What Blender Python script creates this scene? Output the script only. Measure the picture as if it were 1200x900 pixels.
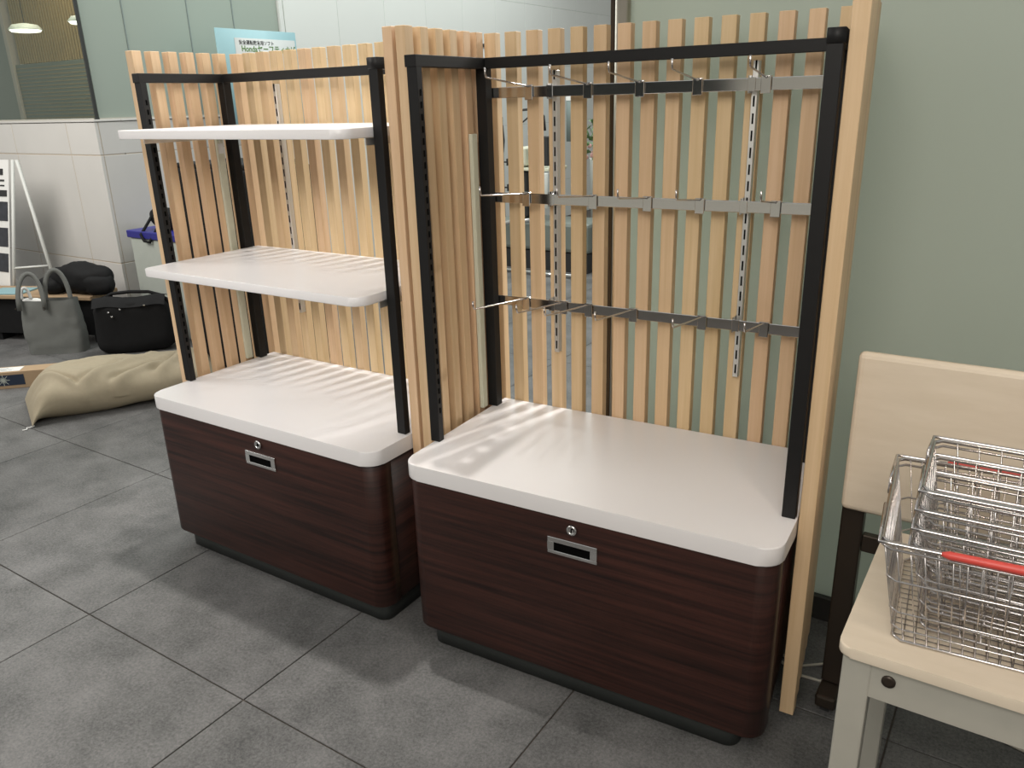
import bpy, bmesh, math, random
from mathutils import Vector, Matrix
for o in list(bpy.data.objects): bpy.data.objects.remove(o, do_unlink=True)
SC = bpy.context.scene
COL = SC.collection
# ---------------------------------------------------------------- camera
R2 = Vector((0.86592112, 0.49943334, -0.02733035)); U2 = Vector((-0.14459602, 0.30226106, 0.94219438)); F2 = Vector((-0.47882419, 0.81191415, -0.33395031))
cd = bpy.data.cameras.new('camera'); cam = bpy.data.objects.new('camera', cd); COL.objects.link(cam)
cd.sensor_width = 36; cd.lens = 939.74/1200*36; cd.clip_start = .05; cd.clip_end = 100
m = Matrix((R2, U2, -F2)).transposed().to_4x4(); m.translation = Vector((1.13436561, -1.37949506, 1.34023767)); cam.matrix_world = m
SC.camera = cam
# ---------------------------------------------------------------- world and lights
w = bpy.data.worlds.new('world'); SC.world = w; w.use_nodes = True
w.node_tree.nodes['Background'].inputs[0].default_value = (.985, 1.0, .97, 1); w.node_tree.nodes['Background'].inputs[1].default_value = .44
SC.view_settings.view_transform = 'Standard'; SC.view_settings.look = 'None'; SC.view_settings.gamma = 1; SC.view_settings.use_curve_mapping = False
SC.view_settings.exposure = 0.12
def light(name, typ, loc, to, power, color=(1, .96, .9), size=.1, angle=60, blend=.4, sy=None):
    l = bpy.data.lights.new(name, typ); l.energy = power; l.color = color
    if typ == 'SPOT': l.spot_size = math.radians(angle); l.spot_blend = blend; l.shadow_soft_size = size
    if typ == 'AREA':
        l.size = size
        if sy: l.shape = 'RECTANGLE'; l.size_y = sy
    if typ == 'POINT': l.shadow_soft_size = size
    o = bpy.data.objects.new(name, l); COL.objects.link(o); o.location = loc
    o.rotation_euler = (Vector(to)-Vector(loc)).to_track_quat('-Z', 'Y').to_euler(); return o
light('lobby_spot_lamp', 'SPOT', (.75, 5.6, 3.6), (-.50, .3, .76), 2600, color=(1, .99, .97), size=.8, angle=15, blend=.6)    # lobby spot shining through the slats from behind
light('lobby_side_spot_lamp', 'SPOT', (1.75, 5.6, 4.2), (.12, .25, .52), 900, size=.12, angle=9, blend=.8)                     # second lobby spot, cut by the green glass
light('ceiling_lamp_over_shelves', 'SPOT', (-.6, .6, 4.6), (-.62, -.45, 0), 500, size=.05, angle=36, blend=1)                # high lamp above the shelf unit
light('shop_spot_lamp', 'SPOT', (-1.5, -3.1, 2.3), (-.60, .3, .80), 330, color=(1, .98, .95), size=.6, angle=17, blend=.8)     # shop spot from the front left, under the shelves
light('left_wall_fill', 'AREA', (-3.6, -.6, 3.0), (-4.0, 1.9, .6), 85, size=1.6)  # added fill that brightens the marble wall, not a known lamp
light('front_fill', 'AREA', (1.2, -2.4, 2.7), (.9, .5, .9), 62, color=(1, .95, .88), size=1.6)  # added soft fill from the front for the right stand and board
light('lobby_panel_behind_glass', 'AREA', (1.6, 2.6, 2.9), (1.4, .75, .9), 55, color=(.97, 1, .95), size=1.6)
light('spot_lamp_desk', 'SPOT', (1.7, -1.0, 2.8), (1.35, .1, .5), 34, color=(1, .84, .70), size=.15, angle=50, blend=.9)
light('lobby_ceiling_panel', 'AREA', (-2.6, 4.2, 3.3), (-2.6, 4.2, 0), 150, color=(.93, 1, .97), size=3, sy=5)
light('office_ceiling_panel', 'AREA', (-5.6, 3.0, 2.9), (-5.6, 3.3, 0), 22, color=(1, .9, .75), size=1)
# ---------------------------------------------------------------- frames
TH = -0.056; GO = Vector((-.237, -.367, 0)); GR = Matrix.Rotation(TH, 3, 'Z')
def G(x, y, z=0): return GR @ Vector((x, y, z)) + GO        # the frame of the building: floor tiles and walls run along it
# ---------------------------------------------------------------- materials
def nm(name):
    mt = bpy.data.materials.new(name); mt.use_nodes = True
    return mt, mt.node_tree, mt.node_tree.nodes['Principled BSDF']
def setc(b, c, r, metal=0, spec=.5):
    b.inputs['Base Color'].default_value = (*c, 1); b.inputs['Roughness'].default_value = r; b.inputs['Metallic'].default_value = metal
    b.inputs['Specular IOR Level'].default_value = spec
def plain(name, c, r=.5, metal=0, spec=.5, var=.06, scale=30, bump=0.0, coat=0, rand=0):
    mt, nt, b = nm(name); setc(b, c, r, metal, spec)
    tc = nt.nodes.new('ShaderNodeTexCoord'); n = nt.nodes.new('ShaderNodeTexNoise'); n.inputs['Scale'].default_value = scale; n.inputs['Detail'].default_value = 4
    nt.links.new(tc.outputs['Object'], n.inputs['Vector'])
    r_ = nt.nodes.new('ShaderNodeMapRange'); r_.inputs['To Min'].default_value = 1-var; r_.inputs['To Max'].default_value = 1+var
    nt.links.new(n.outputs['Fac'], r_.inputs['Value'])
    mx = nt.nodes.new('ShaderNodeVectorMath'); mx.operation = 'SCALE'; mx.inputs[0].default_value = c
    sc = r_.outputs['Result']
    if rand:
        oi = nt.nodes.new('ShaderNodeObjectInfo'); rr = nt.nodes.new('ShaderNodeMapRange'); rr.inputs['To Min'].default_value = 1-rand; rr.inputs['To Max'].default_value = 1+rand
        nt.links.new(oi.outputs['Random'], rr.inputs['Value']); mu = nt.nodes.new('ShaderNodeMath'); mu.operation = 'MULTIPLY'
        nt.links.new(sc, mu.inputs[0]); nt.links.new(rr.outputs['Result'], mu.inputs[1]); sc = mu.outputs[0]
    nt.links.new(sc, mx.inputs['Scale']); nt.links.new(mx.outputs[0], b.inputs['Base Color'])
    if bump:
        bp = nt.nodes.new('ShaderNodeBump'); bp.inputs['Strength'].default_value = bump; bp.inputs['Distance'].default_value = .002
        nt.links.new(n.outputs['Fac'], bp.inputs['Height']); nt.links.new(bp.outputs[0], b.inputs['Normal'])
    if coat: b.inputs['Coat Weight'].default_value = coat; b.inputs['Coat Roughness'].default_value = .1
    return mt
def grain(name, c1, c2, stretch, scale=1, r=.45, rand=.05, spec=.4, hue=None):
    """wood: noise stretched along one object axis"""
    mt, nt, b = nm(name); setc(b, c1, r, 0, spec)
    tc = nt.nodes.new('ShaderNodeTexCoord'); mp = nt.nodes.new('ShaderNodeMapping'); mp.inputs['Scale'].default_value = stretch
    oi = nt.nodes.new('ShaderNodeObjectInfo'); ad = nt.nodes.new('ShaderNodeVectorMath'); ad.operation = 'ADD'
    ms = nt.nodes.new('ShaderNodeMath'); ms.operation = 'MULTIPLY'; ms.inputs[1].default_value = 37
    nt.links.new(oi.outputs['Random'], ms.inputs[0]); nt.links.new(tc.outputs['Object'], ad.inputs[0]); nt.links.new(ms.outputs[0], ad.inputs[1])
    nt.links.new(ad.outputs[0], mp.inputs['Vector'])
    n = nt.nodes.new('ShaderNodeTexNoise'); n.inputs['Scale'].default_value = scale; n.inputs['Detail'].default_value = 6; n.inputs['Roughness'].default_value = .65
    nt.links.new(mp.outputs[0], n.inputs['Vector'])
    cr = nt.nodes.new('ShaderNodeValToRGB'); cr.color_ramp.elements[0].position = .35; cr.color_ramp.elements[1].position = .66
    cr.color_ramp.elements[0].color = (*c1, 1); cr.color_ramp.elements[1].color = (*c2, 1); nt.links.new(n.outputs['Fac'], cr.inputs['Fac'])
    hs = nt.nodes.new('ShaderNodeHueSaturation'); rr = nt.nodes.new('ShaderNodeMapRange'); rr.inputs['To Min'].default_value = 1-rand; rr.inputs['To Max'].default_value = 1+rand
    nt.links.new(oi.outputs['Random'], rr.inputs['Value']); nt.links.new(rr.outputs['Result'], hs.inputs['Value'])
    if hue:
        m2 = nt.nodes.new('ShaderNodeMath'); m2.operation = 'MULTIPLY'; m2.inputs[1].default_value = 7.31; f2 = nt.nodes.new('ShaderNodeMath'); f2.operation = 'FRACT'
        nt.links.new(oi.outputs['Random'], m2.inputs[0]); nt.links.new(m2.outputs[0], f2.inputs[0])
        h2 = nt.nodes.new('ShaderNodeMapRange'); h2.inputs['To Min'].default_value = .5-hue; h2.inputs['To Max'].default_value = .5+hue
        nt.links.new(f2.outputs[0], h2.inputs['Value']); nt.links.new(h2.outputs['Result'], hs.inputs['Hue'])
    nt.links.new(cr.outputs[0], hs.inputs['Color']); nt.links.new(hs.outputs[0], b.inputs['Base Color'])
    bp = nt.nodes.new('ShaderNodeBump'); bp.inputs['Strength'].default_value = .05; bp.inputs['Distance'].default_value = .001
    nt.links.new(n.outputs['Fac'], bp.inputs['Height']); nt.links.new(bp.outputs[0], b.inputs['Normal'])
    return mt
M = {}
M['maple'] = grain('pale_maple', (.60, .415, .235), (.69, .50, .31), (60, 60, 1.5), 1, .5, .05, hue=.008)
M['mahogany'] = grain('mahogany_laminate', (.012, .0045, .0034), (.050, .0165, .0115), (2.0, 2.0, 70), 1, .42, .02)
M['white'] = plain('white_laminate', (.80, .775, .775), .32, spec=.5, var=.012, scale=6)
M['black'] = plain('black_powder_coat', (.009, .0085, .0085), .5, spec=.28, var=.15, scale=60)
M['slot'] = plain('slot_shadow', (.002, .002, .002), .9, spec=.05)
M['chrome'] = plain('chrome', (.74, .73, .72), .1, 1, var=.02)
M['zinc'] = plain('bright_zinc', (.78, .77, .74), .42, 1, var=.02)
M['wire'] = plain('wire_chrome', (.62, .59, .58), .22, 1, var=.02)
M['plinth'] = plain('dark_plinth', (.03, .034, .032), .55)
M['tile'] = None
M['grout'] = plain('floor_grout', (.075, .062, .052), .8, var=.15)
M['marble'] = plain('white_marble', (.56, .545, .52), .38, var=.05, scale=5, rand=.02)
M['joint'] = plain('wall_joint', (.44, .37, .29), .7)
M['greenpane'] = plain('frosted_green_pane', (.45, .48, .43), .42, spec=.45, var=.02, scale=3)
M['baseboard'] = plain('dark_base', (.035, .033, .03), .5)
M['steel'] = plain('brushed_steel', (.42, .37, .30), .3, 1, var=.05)
M['desk'] = grain('cream_desk', (.68, .585, .46), (.73, .635, .51), (6, 30, 30), 1, .4, .01)
M['deskleg'] = plain('pale_enamel', (.40, .385, .335), .4)
M['darkleg'] = plain('dark_bronze', (.055, .042, .032), .35, .6)
M['red'] = plain('red_plastic', (.62, .07, .055), .4)
M['tote'] = plain('grey_canvas', (.125, .13, .122), .8, var=.15, scale=14, bump=.3)
M['bag'] = plain('black_nylon', (.0075, .0075, .008), .75, spec=.22, var=.3, scale=40)
M['sack'] = plain('tan_cloth', (.335, .285, .20), .85, var=.08, scale=45, bump=.25)
M['kraft'] = plain('kraft_cardboard', (.36, .25, .15), .8, var=.06)
M['navy'] = plain('navy_print', (.012, .022, .045), .5)
M['paper'] = plain('paper', (.72, .72, .70), .6, var=.02)
M['palegreen'] = plain('green_print', (.12, .42, .2), .6)
M['rosered'] = plain('red_print', (.65, .18, .18), .6)
M['blue'] = plain('blue_enamel', (.022, .022, .20), .4)
M['skyblue'] = plain('pale_blue_board', (.24, .40, .435), .5, var=.02)
M['caption'] = plain('caption_card', (.42, .43, .42), .6, var=.02)
M['lime'] = plain('green_lettering', (.07, .20, .015), .6)
M['ink'] = plain('dark_ink', (.02, .02, .02), .6)
M['photo'] = plain('dark_photo_print', (.03, .032, .04), .5, var=.7, scale=25)
M['palegrey'] = plain('pale_grey_enamel', (.42, .45, .41), .45)
M['cream'] = plain('cream_plastic', (.60, .60, .47), .5)
M['louvre'] = plain('brown_louvre', (.30, .20, .085), .5, rand=.1)
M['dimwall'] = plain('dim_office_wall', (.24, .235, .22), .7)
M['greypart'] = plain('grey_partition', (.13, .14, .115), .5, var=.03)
M['pinkpost'] = plain('pinkish_post', (.42, .35, .31), .5)
M['frost'] = plain('frosted_pane', (.30, .345, .30), .35, var=.03, scale=2)
M['darkframe'] = plain('dark_seal', (.02, .022, .02), .5)
M['leaf'] = plain('leaf_green', (.10, .19, .07), .5, var=.3, scale=20)
M['flower'] = plain('flower_pink', (.62, .36, .33), .6, var=.2, scale=30)
M['pot'] = plain('white_pot', (.66, .68, .64), .4)
M['greymachine'] = plain('grey_machine', (.16, .18, .16), .4)
M['banner'] = plain('grey_blue_cloth', (.20, .24, .23), .6)
M['whitewire'] = plain('white_cable', (.5, .47, .4), .5)
def emis(name, c, s):
    mt, nt, b = nm(name); b.inputs['Emission Color'].default_value = (*c, 1); b.inputs['Emission Strength'].default_value = s; return mt
M['lamp'] = emis('lamp_glow', (1, .95, .82), 3)
# floor tile: slate grey, mottled, fine grit
mt, nt, b = nm('slate_tile'); setc(b, (.1, .1, .1), .5, 0, .35)
tc = nt.nodes.new('ShaderNodeTexCoord'); geo = nt.nodes.new('ShaderNodeNewGeometry')
def noi(s, d=3, rough=.6):
    n = nt.nodes.new('ShaderNodeTexNoise'); n.inputs['Scale'].default_value = s; n.inputs['Detail'].default_value = d; n.inputs['Roughness'].default_value = rough
    nt.links.new(geo.outputs['Position'], n.inputs['Vector']); return n
n1, n2 = noi(4.5, 6, .7), noi(130, 4, .85)
mx = nt.nodes.new('ShaderNodeMix'); mx.data_type = 'FLOAT'; mx.inputs[0].default_value = .55
nt.links.new(n1.outputs['Fac'], mx.inputs[2]); nt.links.new(n2.outputs['Fac'], mx.inputs[3])
cr = nt.nodes.new('ShaderNodeValToRGB'); cr.color_ramp.elements[0].position = .38; cr.color_ramp.elements[1].position = .62
cr.color_ramp.elements[0].color = (.056, .057, .056, 1); cr.color_ramp.elements[1].color = (.192, .188, .186, 1)
nt.links.new(mx.outputs[0], cr.inputs['Fac'])
oi = nt.nodes.new('ShaderNodeObjectInfo'); rr = nt.nodes.new('ShaderNodeMapRange'); rr.inputs['To Min'].default_value = .94; rr.inputs['To Max'].default_value = 1.06
nt.links.new(oi.outputs['Random'], rr.inputs['Value']); hs = nt.nodes.new('ShaderNodeHueSaturation')
nt.links.new(rr.outputs[0], hs.inputs['Value']); nt.links.new(cr.outputs[0], hs.inputs['Color']); nt.links.new(hs.outputs[0], b.inputs['Base Color'])
bp = nt.nodes.new('ShaderNodeBump'); bp.inputs['Strength'].default_value = .55; bp.inputs['Distance'].default_value = .002
nt.links.new(n2.outputs['Fac'], bp.inputs['Height']); nt.links.new(bp.outputs[0], b.inputs['Normal'])
M['tile'] = mt
nt = M['greenpane'].node_tree; b = nt.nodes['Principled BSDF']; tl_ = nt.nodes.new('ShaderNodeBsdfTranslucent'); tl_.inputs[0].default_value = (.60, .64, .575, 1)
mxs = nt.nodes.new('ShaderNodeMixShader'); mxs.inputs[0].default_value = .5; nt.links.new(b.outputs[0], mxs.inputs[1]); nt.links.new(tl_.outputs[0], mxs.inputs[2]); nt.links.new(mxs.outputs[0], nt.nodes['Material Output'].inputs[0])
# clear office glass
mt, nt, b = nm('office_glass'); nt.nodes.remove(b)
tr = nt.nodes.new('ShaderNodeBsdfTransparent'); tr.inputs[0].default_value = (.86, .90, .86, 1); gl = nt.nodes.new('ShaderNodeBsdfGlossy'); gl.inputs['Roughness'].default_value = .03
gl.inputs['Color'].default_value = (.9, 1, .95, 1)
lw = nt.nodes.new('ShaderNodeLayerWeight'); pw = nt.nodes.new('ShaderNodeMath'); pw.operation = 'POWER'; pw.inputs[1].default_value = 6; nt.links.new(lw.outputs['Facing'], pw.inputs[0]); fr = nt.nodes.new('ShaderNodeMapRange'); fr.inputs['To Min'].default_value = .05; nt.links.new(pw.outputs[0], fr.inputs['Value']); ms = nt.nodes.new('ShaderNodeMixShader')
nt.links.new(fr.outputs[0], ms.inputs[0]); nt.links.new(tr.outputs[0], ms.inputs[1]); nt.links.new(gl.outputs[0], ms.inputs[2]); nt.links.new(ms.outputs[0], nt.nodes['Material Output'].inputs[0])
M['glass'] = mt
# ---------------------------------------------------------------- mesh helpers
class MB:
    def __init__(s): s.bm = bmesh.new()
    def box(s, x0, x1, y0, y1, z0, z1, bev=0, seg=1, M4=None):
        r = bmesh.ops.create_cube(s.bm, size=1); vs = r['verts']
        for v in vs: v.co = Vector(((x0+x1)/2+v.co.x*(x1-x0), (y0+y1)/2+v.co.y*(y1-y0), (z0+z1)/2+v.co.z*(z1-z0)))
        es = list({e for v in vs for e in v.link_edges})
        if M4: bmesh.ops.transform(s.bm, matrix=M4, verts=vs)
        if bev: bmesh.ops.bevel(s.bm, geom=es, offset=bev, segments=seg, affect='EDGES', profile=.5)
        return s
    def prism(s, pts, z0, z1, bev=0, seg=2):
        a = [s.bm.verts.new((x, y, z0)) for x, y in pts]; c = [s.bm.verts.new((x, y, z1)) for x, y in pts]; n = len(pts)
        fb = s.bm.faces.new(a[::-1]); ft = s.bm.faces.new(c)
        for i in range(n): f = s.bm.faces.new((a[i], a[(i+1) % n], c[(i+1) % n], c[i])); f.smooth = True
        if bev: bmesh.ops.bevel(s.bm, geom=list(fb.edges)+list(ft.edges), offset=bev, segments=seg, affect='EDGES', profile=.5)
        return s
    def tube(s, pts, r, n=8, closed=False, cap=True, rads=None):
        P = [Vector(p) for p in pts]; N = len(P); rings = []; prev = None
        for i in range(N):
            if closed: t = (P[(i+1) % N]-P[i-1])
            else: t = (P[min(i+1, N-1)]-P[max(i-1, 0)])
            t = t.normalized() if t.length > 1e-9 else Vector((0, 0, 1))
            if prev is None:
                u = t.cross(Vector((0, 0, 1)));
                if u.length < .05: u = t.cross(Vector((0, 1, 0)))
            else: u = prev-t*prev.dot(t)
            u.normalize(); prev = u; v = t.cross(u); rr = rads[i] if rads else r
            rings.append([s.bm.verts.new(P[i]+(u*math.cos(2*math.pi*k/n)+v*math.sin(2*math.pi*k/n))*rr) for k in range(n)])
        rng = range(N) if closed else range(N-1)
        for i in rng:
            A, B = rings[i], rings[(i+1) % N]
            for k in range(n): f = s.bm.faces.new((A[k], A[(k+1) % n], B[(k+1) % n], B[k])); f.smooth = True
        if cap and not closed: s.bm.faces.new(rings[0][::-1]); s.bm.faces.new(rings[-1])
        return s
    def lathe(s, prof, c=(0, 0, 0), n=16, axis='Z'):
        c = Vector(c); rings = []
        for r, h in prof:
            ring = []
            for k in range(n):
                a = 2*math.pi*k/n; p = Vector((r*math.cos(a), r*math.sin(a), h))
                if axis == 'Y': p = Vector((p.x, -p.z, p.y))
                ring.append(s.bm.verts.new(c+p))
            rings.append(ring)
        for A, B in zip(rings, rings[1:]):
            for k in range(n): f = s.bm.faces.new((A[k], A[(k+1) % n], B[(k+1) % n], B[k])); f.smooth = True
        s.bm.faces.new(rings[0][::-1]); s.bm.faces.new(rings[-1]); return s
    def grid(s, fn, nu, nv, closeu=False, smooth=True):
        V = [[s.bm.verts.new(fn(i/(nu if closeu else nu-1), j/(nv-1))) for j in range(nv)] for i in range(nu)]
        for i in range(nu if closeu else nu-1):
            for j in range(nv-1):
                f = s.bm.faces.new((V[i][j], V[(i+1) % nu][j], V[(i+1) % nu][j+1], V[i][j+1])); f.smooth = smooth
        return s
    def mesh(s, name, mat):
        bmesh.ops.recalc_face_normals(s.bm, faces=s.bm.faces[:])
        me = bpy.data.meshes.new(name); s.bm.to_mesh(me); s.bm.free(); me.materials.append(M[mat] if isinstance(mat, str) else mat); return me
    def build(s, name, mat, parent=None, loc=None, rot=None):
        return put(name, s.mesh(name, mat), parent, loc, rot)
def put(name, me, parent=None, loc=None, rot=None):
    o = bpy.data.objects.new(name, me); COL.objects.link(o)
    if loc is not None: o.location = loc
    if rot is not None: o.rotation_euler = rot if hasattr(rot, '__len__') else (0, 0, rot)
    if parent: o.parent = parent
    return o
def tag(o, label, cat, group=None, kind=None):
    o['label'] = label; o['category'] = cat
    if group: o['group'] = group
    if kind: o['kind'] = kind
    return o
def struct(o): o['kind'] = 'structure'; return o
def empty(name, loc, rz=0):
    o = bpy.data.objects.new(name, None); COL.objects.link(o); o.location = loc; o.rotation_euler = (0, 0, rz); o.empty_display_size = .1; return o
def text(name, body, size, mat, parent, loc, rot, sx=1, ext=.0006):
    cu = bpy.data.curves.new(name, 'FONT'); cu.body = body; cu.size = size; cu.extrude = ext; cu.offset = size*.012
    tmp = bpy.data.objects.new('tmp', cu); COL.objects.link(tmp); bpy.context.view_layer.update()
    me = bpy.data.meshes.new_from_object(tmp.evaluated_get(bpy.context.evaluated_depsgraph_get())); bpy.data.objects.remove(tmp, do_unlink=True)
    me.materials.clear(); me.materials.append(M[mat]); o = bpy.data.objects.new(name, me); COL.objects.link(o); o.parent = parent; o.location = loc; o.rotation_euler = rot; o.scale = (sx, 1, 1); return o
def roundrect(x0, x1, y0, y1, rfl, rfr, rbl=0, rbr=0, n=7):
    """outline seen from above, counterclockwise from the front left; f = front (low y)"""
    pts = []
    for (cx, cy, r, a0) in ((x0, y0, rfl, 180), (x1, y0, rfr, 270), (x1, y1, rbr, 0), (x0, y1, rbl, 90)):
        if r <= 0: pts.append((cx, cy)); continue
        ox = cx+r if cx == x0 else cx-r; oy = cy+r if cy == y0 else cy-r
        for k in range(n+1):
            a = math.radians(a0+90*k/n); pts.append((ox+r*math.cos(a), oy+r*math.sin(a)))
    return pts
# ================================================================ SETTING
P = .66
fl = struct(empty('floor', G(0, 0), TH)); 
MB().box(-9, 4.5, -3.2, 10, -.05, -.004).build('floor_bed', 'grout', fl)
tm = MB().box(-P/2+.0017, P/2-.0017, -P/2+.0017, P/2-.0017, -.0035, 0, .0012).mesh('tile', 'tile')
for i in range(-11, 5):
    for j in range(-3, 10):
        if i >= 3 and j > 3: continue
        if i < -5 and j > 3: continue
        put('tile', tm, fl, ((i+.5)*P, (j+.5)*P, 0))
# --- front marble wall (along the building x axis) and the wall that turns back from its corner
CX, CY = -3.4256, 1.9157
rows = [0, .43, 1.09, 1.283]
wl = struct(empty('wall_left', G(0, 0), TH))
MB().box(-9, CX-.002, CY+.0018, CY+.16, 0, 1.28).build('wall_core', 'joint', wl)
def panel(x0, x1, y0, y1, z0, z1, par, mat='marble'): return MB().box(x0, x1, y0, y1, z0, z1, .0015).build('panel', mat, par)
g = .003
xs = [CX, CX-.32]
while xs[-1] > -7.4: xs.append(xs[-1]-.66)
for a, c in zip(xs[1:], xs):
    for z0, z1 in zip(rows, rows[1:]): panel(a+g, c-g*(c != CX), CY, CY+.02, z0+g, z1-g, wl)
MB().box(-9, CX+.004, CY-.006, CY+.17, 1.284, 1.296, .002).build('ledge', 'marble', wl)
# --- return wall
wr = struct(empty('wall_back', G(0, 0), TH))
MB().box(CX-.15, CX-.0018, CY+.17, 3.5, 0, 1.28).build('wall_core', 'joint', wr)
MB().box(CX-.15, CX-.0015, 3.5, 9.6, 0, 3.4).build('wall_core', 'palegrey', wr)
ys = [CY+.022, CY+.34, CY+.94, 3.5]
for a, c in zip(ys, ys[1:]):
    for z0, z1 in zip(rows, rows[1:]): panel(CX-.02, CX, a+g, c-g, z0+g, z1-g, wr)
MB().box(CX-.15, CX+.006, CY+.172, 3.5, 1.284, 1.296, .002).build('ledge', 'marble', wr)
rows2 = [0, .43, 1.09, 1.68, 2.27, 2.86, 3.4]
y = 3.5
M['whitewall'] = plain('white_wall_panel', (.60, .61, .585), .45, var=.02, scale=3, rand=.01)
while y < 9.5:
    for z0, z1 in zip(rows2, rows2[1:]): panel(CX-.02, CX, y+g*.6, y+.545-g*.6, z0+g*.6, z1-g*.6, wr, 'whitewall')
    y += .545
wf = struct(empty('wall_far', G(0, 0), TH))
MB().box(CX-.15, 3.0, 9.62, 9.8, 0, 3.4).build('wall_core', 'whitewall', wf)
# --- the shop wall behind the camera, mirrored in the chrome bars
wb_ = struct(empty('wall_front', (0, 0, 0)))
M['beige'] = plain('beige_wall', (.72, .67, .59), .6, var=.02)
MB().box(-7, 6, -5.15, -5.0, 0, 2.6).build('wall_core', 'beige', wb_)
MB().box(-2.9, -.9, -4.99, -4.96, 1.0, 2.1, .005).build('unseen_dark_panel', 'darkframe', wb_)  # unseen dark panel, added to darken what the chrome bars mirror
struct(MB().box(.95, 6, -5.0, -.05, 2.9, 3.0).build('shade_slab', 'beige'))  # unseen slab added to block world light over the right side
# --- office glazing over the ledge
w1 = struct(empty('window_1', G(0, 0), TH))
MB().box(-7.6, CX-.03, CY+.035, CY+.045, 1.305, 3.2).build('pane', 'glass', w1)
MB().box(-7.6, CX-.03, CY+.02, CY+.06, 1.2965, 1.305).build('glazing_channel', 'deskleg', w1)
MB().box(CX-.028, CX-.014, CY+.026, CY+.044, 1.297, 3.2).build('corner_seal', 'darkframe', w1)
w2 = struct(empty('window_2', G(0, 0), TH))
yy = [CY+.05, 2.24, 2.70, 3.06, 3.46]
for k, (a, c) in enumerate(zip(yy, yy[1:])):
    MB().box(CX-.034, CX-.026, a+.004, c-.004, 1.305, 3.2).build('pane', 'frost', w2)
    if k: MB().box(CX-.036, CX-.022, a-.003, a+.003, 1.297, 3.2).build('joint_seal', 'banner', w2)
MB().box(CX-.045, CX-.015, CY+.05, 3.46, 1.2965, 1.305).build('glazing_channel', 'deskleg', w2)
MB().box(CX-.06, CX-.005, 3.462, 3.498, 1.2965, 3.2).build('window_post', 'whitewall', w2)
# --- office behind the glass
wo = struct(empty('wall_office', G(0, 0), TH))
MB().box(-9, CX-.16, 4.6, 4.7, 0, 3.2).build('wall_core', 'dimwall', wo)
sc_ = tag(empty('louvre_screen', G(-6.05, 3.42), TH), 'brown slatted timber screen seen through the office glass, top left', 'screen')
lv = MB()
x = -1.0
while x < .82: lv.box(x, x+.022, 0, .03, 1.79, 3.0); x += .044
s_ = lv.build('slat_field', 'louvre', sc_); s_['kind'] = 'stuff'
MB().box(-1.0, .82, .032, .05, 1.79, 3.0).build('backing_board', 'navy', sc_)
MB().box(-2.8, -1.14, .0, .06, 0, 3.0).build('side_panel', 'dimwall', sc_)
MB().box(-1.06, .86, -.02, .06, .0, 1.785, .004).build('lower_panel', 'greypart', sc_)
lb = MB()
for k in range(18): lb.box(-1.05, .85, -.023, -.0205, 1.20+k*.032, 1.206+k*.032)
o = lb.build('rib', 'louvre', sc_); o['kind'] = 'stuff'
MB().box(-1.13, -1.065, -.04, .04, 0, 3.0, .004).build('end_post', 'pinkpost', sc_)
for k, (gx, gy) in enumerate(((-6.03, 3.0), (-5.12, 3.0))):  # glowing discs stand in for lamps reflected in the office glass
    r = tag(empty('lamp_reflection', G(gx, gy, 2.01), TH), ('left' if k == 0 else 'right') + ' of two round glowing discs imitating lamps reflected in the office glass', 'lamp', 'lamp reflections in the office glass')
    MB().lathe([(.02, .05), (.10, .035), (.13, .0), (.13, -.004)]).build('lamp_shade', 'pot', r)
    MB().lathe([(.122, -.005), (.11, -.018), (.05, -.024)]).build('diffuser', 'lamp', r)
    MB().tube([(0, 0, .05), (0, 0, 1.1)], .003, 6).build('cord', 'ink', r)
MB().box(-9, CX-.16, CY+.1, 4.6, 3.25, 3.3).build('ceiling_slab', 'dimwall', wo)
# --- green glass screen wall behind the right hand stand
GY = 1.034
wg = struct(empty('wall_right', G(0, 0), TH))
MB().box(.468, 4.4, GY, GY+.02, .072, 1.70, .001).build('pane', 'greenpane', wg)
MB().box(.468, 4.4, GY-.012, GY+.03, 0, .07, .002).build('base_channel', 'baseboard', wg)
MB().box(.4446, .4556, GY-.012, GY+.03, 0, 1.71).build('edge_seal', 'darkleg', wg)
MB().box(.4558, .4675, GY-.012, GY+.03, 0, 1.71, .002).build('edge_post', 'steel', wg)
MB().lathe([(.019, 0), (.019, 1.72)], (.489, GY-.034, 0), 20).build('steel_pole', 'steel', wg)
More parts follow.
